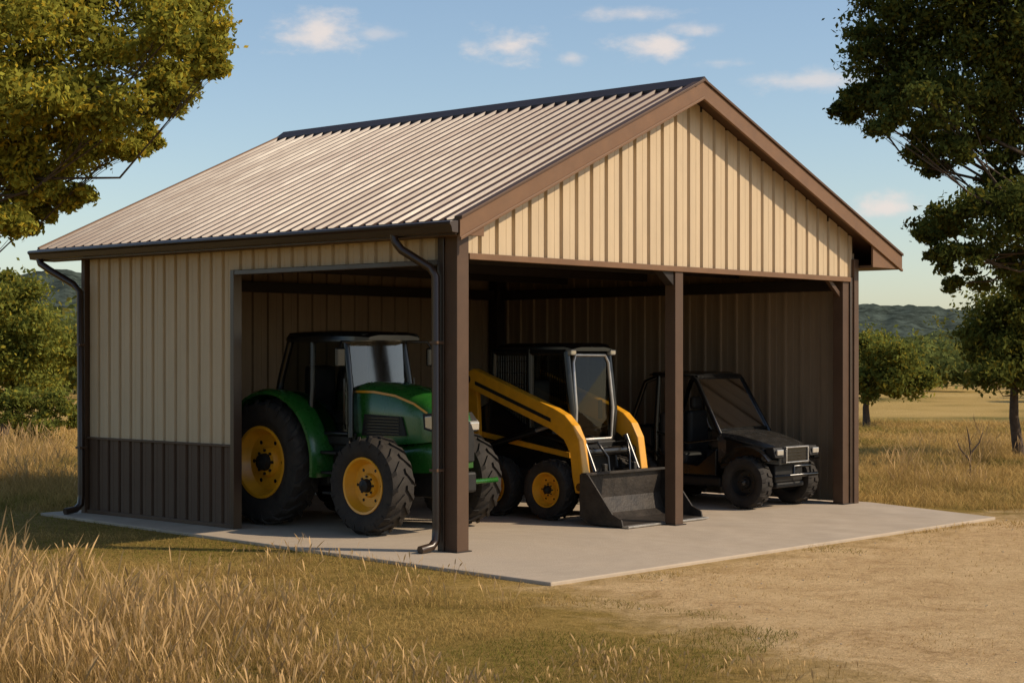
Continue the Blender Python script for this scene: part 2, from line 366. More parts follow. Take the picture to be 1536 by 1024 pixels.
tube('steering_rod',[(-.6,FY-.2,.56),(.6,FY-.2,.56)],.02,M_sil,T)
for sx in (-1,1):
    for k,z in enumerate((.42,.66,.90)):
        box('step',(min(sx*.42,sx*.68),-.42+.03*k,z),(max(sx*.42,sx*.68),-.12+.03*k,z+.03),M_pla,T,.005)
    box('step_side',(min(sx*.42,sx*.46),-.45,.40),(max(sx*.42,sx*.46),-.08,1.15),M_pla,T,.01)
    box('fuel_tank',(min(sx*.26,sx*.50),-.05,.50),(max(sx*.26,sx*.50),.42,1.02),M_pla,T,.04)
box('cab_floor',(-.50,-.40,1.0),(.50,.85,1.12),M_pla,T,.02)
CY=-.12
for sx in (-1,1):
    x=sx*.52; xt=sx*.48
    A=lambda y,z:(x+(xt-x)*(z-1.1)/1.14,y+CY*min(1,max(0,(1.0-y))),z)
    tube('a_pillar',[A(-.33,1.1),A(-.30,1.7),A(-.20,2.26)],.040,M_blk,T)
    tube('b_pillar',[A(.36,1.1),A(.34,1.7),A(.36,2.26)],.040,M_blk,T)
    tube('c_pillar',[A(.93,1.45),A(.86,1.8),A(.72,2.26)],.046,M_blk,T)
    tube('door_rail',[A(-.32,1.14),A(.36,1.14),A(.93,1.5)],.028,M_blk,T)
    mesh('side_glass',[A(-.33,1.12),A(.36,1.12),A(.93,1.5),A(.72,2.24),A(-.22,2.24)],[(0,1,2,3,4)],M_glass,T)
    tube('mirror_arm',[(sx*.48,-.38,2.24),(sx*.72,-.50,2.24),(sx*.76,-.52,2.17)],.014,M_blk,T)
    box('mirror',(sx*.76-.07,-.55,1.94),(sx*.76+.07,-.50,2.17),M_blk,T,.02)
    box('work_lamp',(sx*.40-.07,-.60,2.27),(sx*.40+.07,-.52,2.34),M_grey,T,.02)
    tube('grab_rail',[(sx*.56,-.40,1.2),(sx*.60,-.42,1.3),(sx*.58,-.40,1.8)],.014,M_blk,T,n=6)
mesh('windscreen',[(-.52,-.455,1.15),(.52,-.455,1.15),(.48,-.34,2.24),(-.48,-.34,2.24)],[(0,1,2,3)],M_glass,T)
mesh('rear_window',[(-.52,.93,1.5),(.52,.93,1.5),(.48,.73,2.24),(-.48,.73,2.24)],[(0,1,2,3)],M_glass,T)
def rsec(y,w,z0,z1): return [(-w,y,z0),(-w,y,z0+(z1-z0)*.5),(-w*.93,y,z1-.02),(-w*.6,y,z1),(w*.6,y,z1),(w*.93,y,z1-.02),(w,y,z0+(z1-z0)*.5),(w,y,z0)]
loft('cab_roof',[rsec(-.66,.42,2.26,2.32),rsec(-.54,.54,2.245,2.36),rsec(.1,.56,2.24,2.38),rsec(.68,.54,2.24,2.37),rsec(.82,.44,2.26,2.32)],M_blk,T)
box('driver_seat',(-.22,.25,1.2),(.22,.65,1.38),M_seat,T,.05); box('driver_backrest',(-.22,.61,1.3),(.22,.75,1.95),M_seat,T,.05)
ring=[(.19*math.cos(t),-.08+.16*math.sin(t),1.62+.1*math.sin(t)) for t in [2*math.pi*k/20 for k in range(21)]]
tube('steering_wheel',ring,.016,M_blk,T,n=6); tube('steering_column',[(0,-.08,1.62),(0,-.26,1.1)],.03,M_blk,T)
box('instrument_cowl',(-.3,-.42,1.1),(.3,-.2,1.5),M_pla,T,.04)

# ------------------------------------------------------------------ SKID STEER
S=empty('skid_steer_loader',(3.98,2.0,0))
for sx in(-1,1):
    for y in (-.43,.50): wheel(S,(sx*.62,y,.385),.385,.28,.215,M_yel,sx,16,.025)
    box('chain_case',(min(sx*.40,sx*.50),-.85,.28),(max(sx*.40,sx*.50),1.0,.62),M_pla,S,.02)
    prism('side_stripe_panel',[(-.62,.78),(1.02,1.02),(1.02,1.09),(-.62,.85)],'x',sx*.47,sx*.492,M_yel,S,.004)
    arm=[(1.06,1.84),(.90,1.90),(-.50,1.41),(-.68,1.33),(-.82,1.20),(-.92,1.02),(-1.0,.50),(-.98,.36),(-.85,.36),(-.80,.55),(-.76,.86),(-.66,1.02),(-.45,1.14),(.95,1.64),(1.08,1.70)]
    prism('loader_arm',arm,'x',sx*.52,sx*.66,M_yel,S,.015)
    prism('arm_face_inset',[(.86,1.74),(-.45,1.285),(-.45,1.235),(.86,1.69)],'x',sx*.655,sx*.664,M_pla,S,.002)
    prism('rear_link',[(1.06,1.80),(.92,1.78),(.86,.80),(1.00,.80),(1.16,1.3)],'x',sx*.50,sx*.57,M_yel,S,.01)
    tube('lift_cylinder',[(sx*.59,.85,.85),(sx*.59,-.15,1.12)],.045,M_blk,S); tube('lift_rod',[(sx*.59,-.15,1.12),(sx*.59,-.45,1.2)],.025,M_sil,S)
    tube('tilt_cylinder',[(sx*.44,-.78,1.05),(sx*.44,-.98,.62)],.04,M_blk,S); tube('tilt_rod',[(sx*.44,-.98,.62),(sx*.44,-1.04,.45)],.024,M_grey,S)
    lathe('arm_pivot',[(sx*.50,.001),(sx*.50,.06),(sx*.685,.06),(sx*.685,.001)],M_blk,S,(0,1.0,1.76),n=16)
    lathe('bucket_pin',[(sx*.50,.001),(sx*.50,.05),(sx*.68,.05),(sx*.68,.001)],M_blk,S,(0,-.93,.44),n=16)
    prism('body_side',[(-.66,.60),(1.0,.60),(1.05,1.25),(.75,1.5),(.2,1.2),(-.60,.88)],'x',sx*.38,sx*.465,M_blk,S,.01)
    x=sx*.42
    for pts in ([(x,-.56,.85),(x,-.60,1.35),(x,-.50,2.12)],[(x,.10,.95),(x,.10,2.15)],[(x,.78,1.15),(x,.72,2.12)]):
        tube('cab_pillar',pts,.052,M_blk,S,rect=False)
    for pts in ([(x,-.52,2.12),(x,.74,2.12)],[(x,-.58,.98),(x,.80,1.20)]): tube('cab_rail',pts,.05,M_blk,S)
    mesh('cab_side_glass',[(x,-.58,.98),(x,.78,1.2),(x,.72,2.12),(x,-.50,2.12)],[(0,1,2,3)],M_glass,S)
    for k in range(15):
        yy=.14+k*.042
        tube('side_guard_bar',[(x*1.02,yy,1.15),(x*1.02,yy,2.1)],.007,M_blk,S,n=5)
    for k in range(6): tube('side_guard_bar',[(x*1.02,.12,1.25+k*.15),(x*1.02,.74,1.25+k*.15)],.007,M_blk,S,n=5)
    box('cab_work_light',(sx*.40-.05,-.62,2.08),(sx*.40+.05,-.54,2.15),M_lamp,S,.015)
    box('hand_grip',(sx*.30-.02,-.5,1.25),(sx*.30+.02,-.45,1.5),M_blk,S,.01)
box('engine_body',(-.40,-.60,.30),(.40,1.02,.90),M_pla,S,.03)
loft('engine_cover',[rsec(.70,.42,.9,1.55),rsec(1.08,.40,.9,1.38),rsec(1.18,.36,.9,1.1)],M_blk,S)
loft('cab_roof',[rsec(-.60,.40,2.13,2.18),rsec(-.50,.46,2.13,2.235),rsec(.6,.46,2.13,2.235),rsec(.82,.40,2.13,2.18)],M_blk,S)
box('front_lower_panel',(-.40,-.66,.35),(.40,-.58,.98),M_pla,S,.02)
fr=[(-.36,-.60,1.0),(-.37,-.625,1.4),(-.355,-.56,1.98),(-.30,-.545,2.08),(.30,-.545,2.08),(.355,-.56,1.98),(.37,-.625,1.4),(.36,-.60,1.0),(-.36,-.60,1.0)]
tube('door_frame',fr,.026,M_sil,S)
mesh('door_glass',fr[:-1],[tuple(range(8))],M_glass,S)
box('operator_seat',(-.22,-.1,1.0),(.22,.35,1.15),M_seat,S,.05); box('operator_backrest',(-.22,.3,1.1),(.22,.42,1.75),M_seat,S,.05)
box('rear_bulkhead',(-.38,.72,1.2),(.38,.78,1.65),M_blk,S,.01)
tube('arm_cross_tube',[(-.55,-.84,.86),(.55,-.84,.86)],.06,M_blk,S)
box('quick_coupler',(-.52,-1.10,.18),(.52,-1.0,.56),M_pla,S,.02)
for x in (-.3,.3): box('coupler_lever',(x-.03,-1.06,.5),(x+.03,-1.0,.72),M_grey,S,.01)
tube('hydraulic_hose',[(-.36,-.70,.95),(-.30,-.92,.98),(-.22,-1.02,.8),(-.2,-1.04,.5)],.018,M_blk,S)
tube('hydraulic_hose',[(.36,-.70,.95),(.30,-.92,.98),(.22,-1.02,.8),(.2,-1.04,.5)],.018,M_blk,S)
BX=-.06
bp=[(-1.10,.62),(-1.08,.30),(-1.14,.10),(-1.28,.03),(-1.80,.015),(-1.80,.03),(-1.29,.05),(-1.17,.12),(-1.11,.31),(-1.13,.62)]
prism('bucket_shell',bp,'x',BX-.80,BX+.80,M_wear,S,.003)
for sx in (-1,1):
    prism('bucket_side',[(-1.11,.62),(-1.11,.10),(-1.28,.02),(-1.78,.02),(-1.76,.10),(-1.62,.16),(-1.34,.50),(-1.24,.62)],'x',BX+sx*.80,BX+sx*.825,M_wear,S,.004)
box('bucket_top_lip',(BX-.80,-1.20,.605),(BX+.80,-1.11,.635),M_wear,S,.004)
box('bucket_cutting_edge',(BX-.82,-1.87,.008),(BX+.82,-1.77,.032),M_sil,S,.004)

# ------------------------------------------------------------------ UTV
U=empty('utility_vehicle',(6.86,1.5,0),R(0))
for sx in(-1,1):
    for y in(-.90,.92): wheel(U,(sx*.57,y,.36),.36,.27,.19,M_pla,sx,18,.024,ag=False)
    for y in (-.90,.92):
        n=10;V=[];F=[]
        for k in range(n+1):
            a=R(-60)+R(112)*k/n
            for (xx,rr) in ((sx*.38,.49),(sx*.60,.50),(sx*.64,.485),(sx*.64,.465),(sx*.38,.46)): V.append((xx,y-math.sin(a)*rr,.36+math.cos(a)*rr))
        for k in range(n):
            for i in range(5):
                j=(i+1)%5; F.append((k*5+i,k*5+j,(k+1)*5+j,(k+1)*5+i))
        F+=[tuple(range(5)),tuple(range(n*5,n*5+5))]
        mesh('mudguard',V,F,M_blk,U,smooth=True)
    x=sx*.60; xt=sx*.55
    tube('front_cage_post',[(x,-.48,1.0),(xt,-.04,1.74),(xt*.98,.04,1.78)],.034,M_blk,U)
    tube('mid_cage_post',[(x,.62,.6),(x*.99,.62,1.1),(xt,.60,1.79)],.036,M_blk,U)
    tube('roof_rail',[(xt*.98,.04,1.78),(xt,.70,1.80)],.034,M_blk,U)
    tube('rear_cage_brace',[(xt,.60,1.78),(xt,.84,1.70),(x*.95,1.15,.95)],.034,M_blk,U)
    prism('low_side_panel',[(-.42,.42),(.60,.42),(.60,.80),(.40,.62),(-.10,.56),(-.42,.80)],'x',sx*.575,sx*.61,M_blk,U,.02)
    tube('side_bar',[(x,-.44,.93),(x*1.03,.05,.86),(x,.60,1.0)],.02,M_blk,U)
    box('rocker',(min(sx*.40,sx*.62),-.50,.28),(max(sx*.40,sx*.62),.50,.41),M_pla,U,.03)
    prism('front_quarter',[(-1.16,.64),(-.4,.50),(-.4,.98),(-.6,.96),(-1.16,.82)],'x',sx*.40,sx*.555,M_blk,U,.04)
    box('seat_base',(sx*.29-.24,.15,.55),(sx*.29+.24,.6,.72),M_seat,U,.05)
    box('seat_back',(sx*.29-.23,.5,.68),(sx*.29+.23,.64,1.28),M_seat,U,.05)
    box('head_rest',(sx*.29-.11,.53,1.3),(sx*.29+.11,.62,1.48),M_seat,U,.04)
    prism('headlight_housing',[(-1.34,.70),(-1.20,.68),(-1.16,.84),(-1.30,.84)],'x',sx*.32,sx*.54,M_pla,U,.02)
    box('headlight_lens',(sx*.44-.075,-1.352,.735),(sx*.44+.075,-1.325,.81),M_lamp,U,.01)
    tube('shock',[(sx*.34,-.9,.78),(sx*.46,-.9,.40)],.035,M_grey,U)
    tube('a_arm',[(sx*.15,-1.0,.35),(sx*.45,-.9,.34)],.02,M_blk,U); tube('a_arm',[(sx*.15,-.75,.35),(sx*.45,-.9,.34)],.02,M_blk,U)
def usec(y,w,zb,zt): return [(-w,y,zb),(-w*1.0,y,zt-.12),(-w*.92,y,zt-.03),(-w*.6,y,zt),(w*.6,y,zt),(w*.92,y,zt-.03),(w,y,zt-.12),(w,y,zb)]
loft('hood',[usec(-.42,.57,.62,1.05),usec(-.75,.53,.62,1.01),usec(-1.1,.45,.62,.92),usec(-1.28,.36,.60,.85)],M_grey,U,ang=50)
box('dash',(-.56,-.46,.8),(.56,-.28,1.07),M_pla,U,.04)
box('grille',(-.25,-1.32,.63),(.25,-1.26,.83),M_blk,U,.01)
for a,b in (((-.28,-1.34,.82),(.28,-1.27,.842)),((-.28,-1.34,.62),(.28,-1.27,.64)),((-.28,-1.34,.641),(-.255,-1.27,.819)),((.255,-1.34,.641),(.28,-1.27,.819))): box('grille_surround',a,b,M_sil,U,.008)
for k in range(3): box('grille_bar',(-.25,-1.33,.68+k*.045),(.25,-1.315,.686+k*.045),M_grey,U,0)
tube('front_bumper',[(-.42,-1.25,.44),(-.34,-1.42,.46),(.34,-1.42,.46),(.42,-1.25,.44)],.028,M_blk,U)
tube('bumper_hoop',[(-.22,-1.41,.46),(-.2,-1.40,.58),(.2,-1.40,.58),(.22,-1.41,.46)],.02,M_blk,U)
box('skid_plate',(-.34,-1.22,.28),(.34,1.3,.35),M_pla,U,.02)
box('chassis',(-.34,-1.2,.352),(.34,1.2,.60),M_pla,U,.02)
for p in ([(-.54,-.03,1.77),(.54,-.03,1.77)],[(-.55,.60,1.79),(.55,.60,1.79)],[(-.60,-.44,1.05),(.60,-.44,1.05)],[(-.58,.64,1.1),(.58,.64,1.1)]): tube('cage_crossbar',p,.03,M_blk,U)
mesh('windscreen',[(-.59,-.45,1.06),(.59,-.45,1.06),(.53,-.04,1.75),(-.53,-.04,1.75)],[(0,1,2,3)],M_glass,U)
loft('roof_panel',[rsec(-.06,.50,1.79,1.82),rsec(.05,.58,1.79,1.845),rsec(.70,.58,1.79,1.85),rsec(.80,.52,1.79,1.82)],M_blk,U)
box('cargo_bed',(-.58,.70,.72),(.58,1.45,.78),M_pla,U,.01)
for a,b in (((-.62,.70,.72),(-.585,1.45,1.06)),((.585,.70,.72),(.62,1.45,1.06)),((-.58,.70,.785),(.58,.74,1.06)),((-.58,1.41,.785),(.58,1.45,1.06))): box('bed_wall',a,b,M_pla,U,.01)
ring=[(-.29+.16*math.cos(t),-.16+.06*math.sin(t),1.14+.14*math.sin(t)) for t in [2*math.pi*k/18 for k in range(19)]]
tube('steering_wheel',ring,.014,M_blk,U,n=6)

# ------------------------------------------------------------------ GROUND
GZ=-.035
def dirt_mask(u,v):
    d1=((u+1.35)*4.6-(v+2.4)*2.15)/5.08
    d2=-2.15-v
    return np.minimum(d1,d2*1.0)
def undul(gx,gy):
    fs=np.maximum(np.maximum(-1.6-gx,gx-8.8),np.maximum(-2.9-gy,gy-7.6))
    return (np.sin(gx*.9+1)*np.cos(gy*.7+.3)*.03+np.sin(gx*2.1)*np.sin(gy*1.9)*.012)*np.clip(fs/2,0,1)
def gh(gx,gy): return GZ+undul(gx,gy)
def ground():
    m,nt,b=newmat('ground_soil_grass'); L=nt.links
    tc=N(nt,'ShaderNodeTexCoord'); P=tc.outputs['Object']
    def noise(s,d=6,r=.6,dist=0):
        n=N(nt,'ShaderNodeTexNoise'); n.inputs['Scale'].default_value=s; n.inputs['Detail'].default_value=d; n.inputs['Roughness'].default_value=r; n.inputs['Distortion'].default_value=dist; L.new(P,n.inputs['Vector']); return n.outputs['Fac']
    def math_(op,a,b_=None):
        n=N(nt,'ShaderNodeMath',operation=op)
        for i,x in enumerate((a,b_)):
            if x is None: continue
            if isinstance(x,(int,float)): n.inputs[i].default_value=x
            else: L.new(x,n.inputs[i])
        return n.outputs[0]
    def ramp(f,stops):
        r=N(nt,'ShaderNodeValToRGB'); e=r.color_ramp.elements
        while len(e)<len(stops): e.new(.5)
        for q,(p,c) in zip(e,stops): q.position=p; q.color=c+(1,)
        L.new(f,r.inputs[0]); return r.outputs[0]
    def mix(f,a,b_,bt='MIX'):
        n=N(nt,'ShaderNodeMixRGB',blend_type=bt)
        if isinstance(f,float): n.inputs[0].default_value=f
        else: L.new(f,n.inputs[0])
        L.new(a,n.inputs[1]); L.new(b_,n.inputs[2]); return n.outputs[0]
    sx=N(nt,'ShaderNodeSeparateXYZ'); L.new(P,sx.inputs[0]); X,Y=sx.outputs[0],sx.outputs[1]
    fine=noise(9,8,.75); big=noise(.22,4,.6); mid=noise(1.3,7,.7,.8); vf=noise(45,5,.8)
    grass=ramp(math_('ADD',math_('MULTIPLY',big,.55),math_('MULTIPLY',fine,.45)),[(.36,(.14,.115,.025)),(.48,(.28,.19,.05)),(.6,(.44,.29,.09))])
    dirt=ramp(math_('ADD',math_('MULTIPLY',mid,.5),math_('MULTIPLY',fine,.5)),[(.34,(.30,.185,.082)),(.44,(.58,.385,.19)),(.58,(.72,.51,.27))])
    d1=math_('DIVIDE',math_('SUBTRACT',math_('MULTIPLY',math_('ADD',X,1.35),4.6),math_('MULTIPLY',math_('ADD',Y,2.4),2.15)),5.08)
    d2=math_('SUBTRACT',-2.15,Y)
    d=math_('MINIMUM',d1,d2)
    d=math_('ADD',d,math_('MULTIPLY',math_('SUBTRACT',mid,.5),2.6))
    mr=N(nt,'ShaderNodeMapRange'); mr.inputs[1].default_value=-.5; mr.inputs[2].default_value=.7; L.new(d,mr.inputs[0])
    col=mix(mr.outputs[0],grass,dirt)
    vd=N(nt,'ShaderNodeVectorMath',operation='DISTANCE'); vd.inputs[1].default_value=(0,0,0); L.new(P,vd.inputs[0])
    far=N(nt,'ShaderNodeMapRange'); far.inputs[1].default_value=14; far.inputs[2].default_value=30; L.new(vd.outputs['Value'],far.inputs[0])
    ff=ramp(noise(.05,6,.65),[(.36,(.16,.14,.04)),(.47,(.44,.30,.10)),(.62,(.56,.39,.15))])
    col=mix(far.outputs[0],col,ff)
    v2=ramp(vf,[(.32,(.60,.57,.53)),(.54,(1.0,1.0,1.0))])
    col=mix(1.0,col,v2,'MULTIPLY')
    L.new(col,b.inputs['Base Color']); b.inputs['Roughness'].default_value=.95; b.inputs['Specular IOR Level'].default_value=.05
    bp=N(nt,'ShaderNodeBump'); bp.inputs['Strength'].default_value=.9; bp.inputs['Distance'].default_value=.05
    L.new(math_('ADD',fine,math_('MULTIPLY',vf,.6)),bp.inputs['Height']); L.new(bp.outputs[0],b.inputs['Normal'])
    xs=np.concatenate([-np.geomspace(60,2500,14)[::-1],np.linspace(-50,50,101),np.geomspace(60,2500,14)])
    n=len(xs); gx,gy=np.meshgrid(xs,xs,indexing='ij')
    h=undul(gx,gy)*(np.abs(gx)<60)*(np.abs(gy)<60)
    V=np.stack([gx,gy,GZ+h],-1).reshape(-1,3)
    i,j=np.meshgrid(np.arange(n-1),np.arange(n-1),indexing='ij'); a=(i*n+j).ravel()
    o=npmesh('ground',V,np.stack([a,a+n,a+n+1,a+1],1),m)
    o.data.polygons.foreach_set('use_smooth',[True]*len(o.data.polygons))
ground()
def in_slab(u,v): return (u>-1.13+(v+2.28)*.078)&(u<8.4)&(v>-2.42)&(v<D+.45)
def vnoise(x,y,s,seed=0):
    r=np.random.default_rng(seed); G=r.random((64,64)); x=x*s+100;y=y*s+100
    xi=np.floor(x).astype(int);yi=np.floor(y).astype(int);fx=x-xi;fy=y-yi
    fx=fx*fx*(3-2*fx);fy=fy*fy*(3-2*fy); g=lambda a,b:G[a%64,b%64]
    return (g(xi,yi)*(1-fx)+g(xi+1,yi)*fx)*(1-fy)+(g(xi,yi+1)*(1-fx)+g(xi+1,yi+1)*fx)*fy
def blades(bx,by,bz,h,w,lean,col,tipcol,segs=2,seed_head=False):
    n=len(bx); ang=rng.random(n)*2*np.pi; la=rng.random(n)*2*np.pi
    dx,dy=np.cos(ang),np.sin(ang); lx,ly=np.cos(la)*lean,np.sin(la)*lean
    rows=[];cols=[]
    for k in range(segs+1):
        t=k/segs; ww=w*(1-t*.85)/2
        if seed_head: ww=w*(.35 if t<.7 else (1.6 if t<.95 else .2))/2
        cx=bx+lx*h*t**1.8; cy=by+ly*h*t**1.8; cz=bz+h*t*(1-.25*lean*t)
        rows.append(np.stack([cx-dx*ww,cy-dy*ww,cz],1)); rows.append(np.stack([cx+dx*ww,cy+dy*ww,cz],1))
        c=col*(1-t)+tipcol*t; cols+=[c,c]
    V=np.stack(rows,1).reshape(-1,3); C=np.stack(cols,1).reshape(-1,3); m=2*(segs+1)
    b=np.arange(n)*m; F=np.concatenate([np.stack([b+2*k,b+2*k+1,b+2*k+3,b+2*k+2],1) for k in range(segs)])
    return V,F,C
def short_grass():
    n=400000
    th=(rng.random(n)-.5)*R(48); r=9+46*rng.random(n)**1.4
    x,y=loc(r*np.sin(th),r*np.cos(th))
    dm=dirt_mask(x,y)+(vnoise(x,y,1.3,3)-.5)*2.2
    keep=~in_slab(x,y)&~((x>-.1)&(x<W+.1)&(y>-.1)&(y<D+.1))
    pr=np.where(dm>0,np.clip(.6-dm*.25,.22,.6),1.0)*np.where((dm>.6)&(vnoise(x,y,.8,8)<.5),.5,1); keep&=rng.random(n)<pr
    x,y,r,dm=x[keep],y[keep],r[keep],dm[keep]; n=len(x)
    pn=vnoise(x,y,.35,5)*.6+vnoise(x,y,1.4,6)*.4
    dry=np.clip((pn-.40)*3.5+ (r>24)*.9 + (rng.random(n)-.5)*.9,0,1)
    dry=np.where(dm>0,1,dry)[:,None]
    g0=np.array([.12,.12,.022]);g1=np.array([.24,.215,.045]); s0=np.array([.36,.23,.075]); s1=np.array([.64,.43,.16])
    v=(.7+.55*rng.random(n))[:,None]
    h=(.020+.042*rng.random(n)**2)*(1+ (r>24)*3.0+(pn>.6)*.5)*np.where(dm>0,.42,1)
    w=.0052*np.clip(r/13,1,4)
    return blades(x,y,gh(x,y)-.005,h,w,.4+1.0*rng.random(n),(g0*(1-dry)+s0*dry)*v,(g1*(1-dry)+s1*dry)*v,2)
V,F,C=short_grass(); npmesh('grass',V,F,M_grass,C)
def tufts():
    BX=[];BY=[];H=[];spec=[]
    for _ in range(150):
        a=10.0+4.8*rng.random(); q=rng.random()**1.7
        spec.append((-a*.32+q*a*.22,a,(.34+.30*rng.random())*(1-.78*q)))
    for _ in range(50):
        a=10.2+7.5*rng.random(); spec.append((-a*.31+rng.random()*a*.30,a,.10+.12*rng.random()))
    for _ in range(90):
        a=9.5+2.4*rng.random(); spec.append(((rng.random()-.5)*a*.75,a,.05+.07*rng.random()))
    for _ in range(60):
        a=26+12*rng.random(); spec.append((a*.22+rng.random()*a*.2,a,.3+.3*rng.random()))
    for _ in range(70):
        a=26+14*rng.random(); spec.append((-a*.34+rng.random()*a*.08,a,.3+.3*rng.random()))
    for (rt,a,h) in spec:
        x,y=loc(rt,a)
        if dirt_mask(np.array(x),np.array(y))>.1 and a<20: continue
        k=int(60+55*rng.random()); s=.10+.14*rng.random()
        BX.append(x+rng.normal(0,s,k));BY.append(y+rng.normal(0,s,k));H.append(h*(.3+.85*rng.random(k)))
    x=np.concatenate(BX);y=np.concatenate(BY);h=np.concatenate(H)
    ok=~in_slab(x,y); x,y,h=x[ok],y[ok],h[ok]; n=len(x)
    v=(.65+.6*rng.random(n))[:,None]
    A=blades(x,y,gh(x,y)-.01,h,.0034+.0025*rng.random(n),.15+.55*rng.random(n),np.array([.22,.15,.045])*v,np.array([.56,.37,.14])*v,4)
    sel=rng.random(n)<.20; x,y,h,v=x[sel],y[sel],h[sel],v[sel]; n=len(x)
    B=blades(x+.01,y,gh(x,y)-.01,h*1.3+.05,.0055+.0045*rng.random(n),.12+.4*rng.random(n),np.array([.30,.19,.065])*v,np.array([.60,.40,.19])*v,8,True)
    return np.concatenate([A[0],B[0]]),np.concatenate([A[1],B[1]+len(A[0])]),np.concatenate([A[2],B[2]])
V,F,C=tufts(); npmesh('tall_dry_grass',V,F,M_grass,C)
def stones():
    n=700; th=(rng.random(n)-.5)*R(50); r=9+16*rng.random(n); x,y=loc(r*np.sin(th),r*np.cos(th)); ok=(dirt_mask(x,y)>.2)&~in_slab(x,y)
    x,y=x[ok],y[ok]; n=len(x); oc=np.array([(1,0,0),(0,1,0),(-1,0,0),(0,-1,0),(0,0,.7),(0,0,-.5)]); s=(.005+.011*rng.random(n)**3)[:,None,None]
    V=(oc[None]*s*(.7+.6*rng.random((n,6,1)))+np.stack([x,y,gh(x,y)+.004],1)[:,None]).reshape(-1,3)
    f=np.array([(0,1,4),(1,2,4),(2,3,4),(3,0,4),(1,0,5),(2,1,5),(3,2,5),(0,3,5)]); F=(np.arange(n)[:,None,None]*6+f[None]).reshape(-1,3)
    npmesh('gravel',V,F,M_conc)
stones()

# ------------------------------------------------------------------ TREES
def leaves(centers,sig,per,size,base,var,flat=.6,seed=0):
    r=np.random.default_rng(seed); C=np.repeat(centers,per,0); n=len(C); S=np.repeat(sig,per)
    off=r.normal(0,1,(n,3))*S[:,None]*np.array([1,1,flat]); P=C+off
    a=r.normal(0,1,(n,3)); a/=np.linalg.norm(a,axis=1)[:,None]; b=r.normal(0,1,(n,3)); b-=a*(a*b).sum(1)[:,None]; b/=np.linalg.norm(b,axis=1)[:,None]
    s=(size*(.6+.8*r.random(n)))[:,None]
    V=np.stack([P-a*s,P+b*s*.5,P+a*s,P-b*s*.5],1).reshape(-1,3)
    F=np.arange(n*4).reshape(-1,4)
    cl=np.repeat(r.random(len(centers)),per); col=np.array(base)[None]*(1-var+2*var*(.6*cl+.4*r.random(n)))[:,None]
    yel=(r.random(n)<.22)[:,None]; col=col*np.where(yel,np.array([1.5,1.15,.8]),1)
    return V,F,np.repeat(col,4,0)
def tree(name,base,top,lobes,size,per,base_col,clumps=14,trunk_r=.25,seed=1,var=.45,sigk=.27,mincl=5,limb=.34):
    r=random.Random(seed); nr=np.random.default_rng(seed)
    E=empty(name); V=[];F=[]
    def add(p,rad,n=7):
        v,f=tube_geo(p,rad,n); b=len(V); V.extend(v); F.extend([tuple(i+b for i in q) for q in f])
    b=Vector(base); t=Vector(top); mid=(b+t)/2+Vector((r.uniform(-.15,.15),r.uniform(-.15,.15),0))*(t-b).length*.4
    add([b-Vector((0,0,.2)),b+Vector((0,0,.15))*trunk_r*4,mid,t],[trunk_r*1.7,trunk_r*1.15,trunk_r*.9,trunk_r*.7],10)
    cs=[];sg=[]
    for (x,y,z,rr) in lobes:
        c=Vector((x,y,z)); d=c-t
        st=mid.lerp(t,r.uniform(.5,1)); m1=st+d*.35+Vector((r.uniform(-1,1),r.uniform(-1,1),r.uniform(.1,.7)))*d.length*.11; m2=st+d*.7+Vector((r.uniform(-1,1),r.uniform(-1,1),r.uniform(0,.6)))*d.length*.09
        rb=trunk_r*limb*min(1.2,.45+rr*.6); add([st,m1,m2,c],[rb,rb*.6,rb*.33,rb*.12],6)
        nc=max(mincl,int(clumps*(rr**2)))
        for _ in range(nc):
            u=nr.normal(0,1,3); u/=np.linalg.norm(u); q=c+Vector(u*rr*(.35+.65*nr.random()**.6)*np.array([1,1,.75]))
            cs.append(q[:]); sg.append(rr*sigk*(.5+.8*nr.random()) if rr<1 else sigk*(.5+.8*nr.random())*rr**.5)
            if r.random()<.7: 
                s=m2.lerp(c,r.random()); add([s,s.lerp(q,.5)+Vector((r.uniform(-.1,.1),)*3)*rr,q],[rb*.14,rb*.09,rb*.03],4)
    mesh('trunk_and_limbs',V,F,M_bark,E,smooth=True,ang=60)
    v,f,c=leaves(np.array(cs),np.array(sg),per,size,base_col,var,.6,seed)
    npmesh('foliage',v,f,M_leaf,c,E)
    return E
def lobes_at(depth,lst,dj=1.0,seed=0):
    r=random.Random(seed); out=[]
    for (a,e,rr) in lst:
        d=depth+r.uniform(-dj,dj); x,y=loc((a-768)*d/2573,d); out.append((x,y,2.1+(530-e)*d/2573,rr))
    return out
x,y=loc(-7.6,17.5)
L1=lobes_at(17.2,[(30,60,.75),(120,40,.65),(200,70,.6),(262,85,.42),(300,105,.24),(322,100,.16),(150,130,.5),(225,150,.3),(250,145,.22),(60,150,.6),(20,215,.6),(80,225,.45),(130,215,.32),(185,215,.2),(220,205,.16),(170,180,.3),(205,225,.14),(20,290,.40),(60,270,.32),(90,285,.28),(118,290,.16),(10,335,.22),(55,325,.18),(-20,330,.3),(115,170,.4),(275,35,.38),(300,60,.26),(250,10,.4),(290,15,.3),(180,-30,.8),(60,-60,.9),(-80,40,1.0),(-100,200,.9),(-60,290,.5),(-20,170,.7),(-200,-60,1.2),(-250,140,1.1),(-380,-120,1.3),(-420,60,1.2),(-540,0,1.2),(-300,-260,1.2),(-100,-220,1.1)],1.1,3)
tree('oak_tree',(x,y,GZ),(x+.3,y+.2,4.2),L1,.034,240,(.27,.26,.042),38,.28,11,sigk=.24,var=.5,mincl=9,limb=.22)
x,y=loc(11.6,32.5)
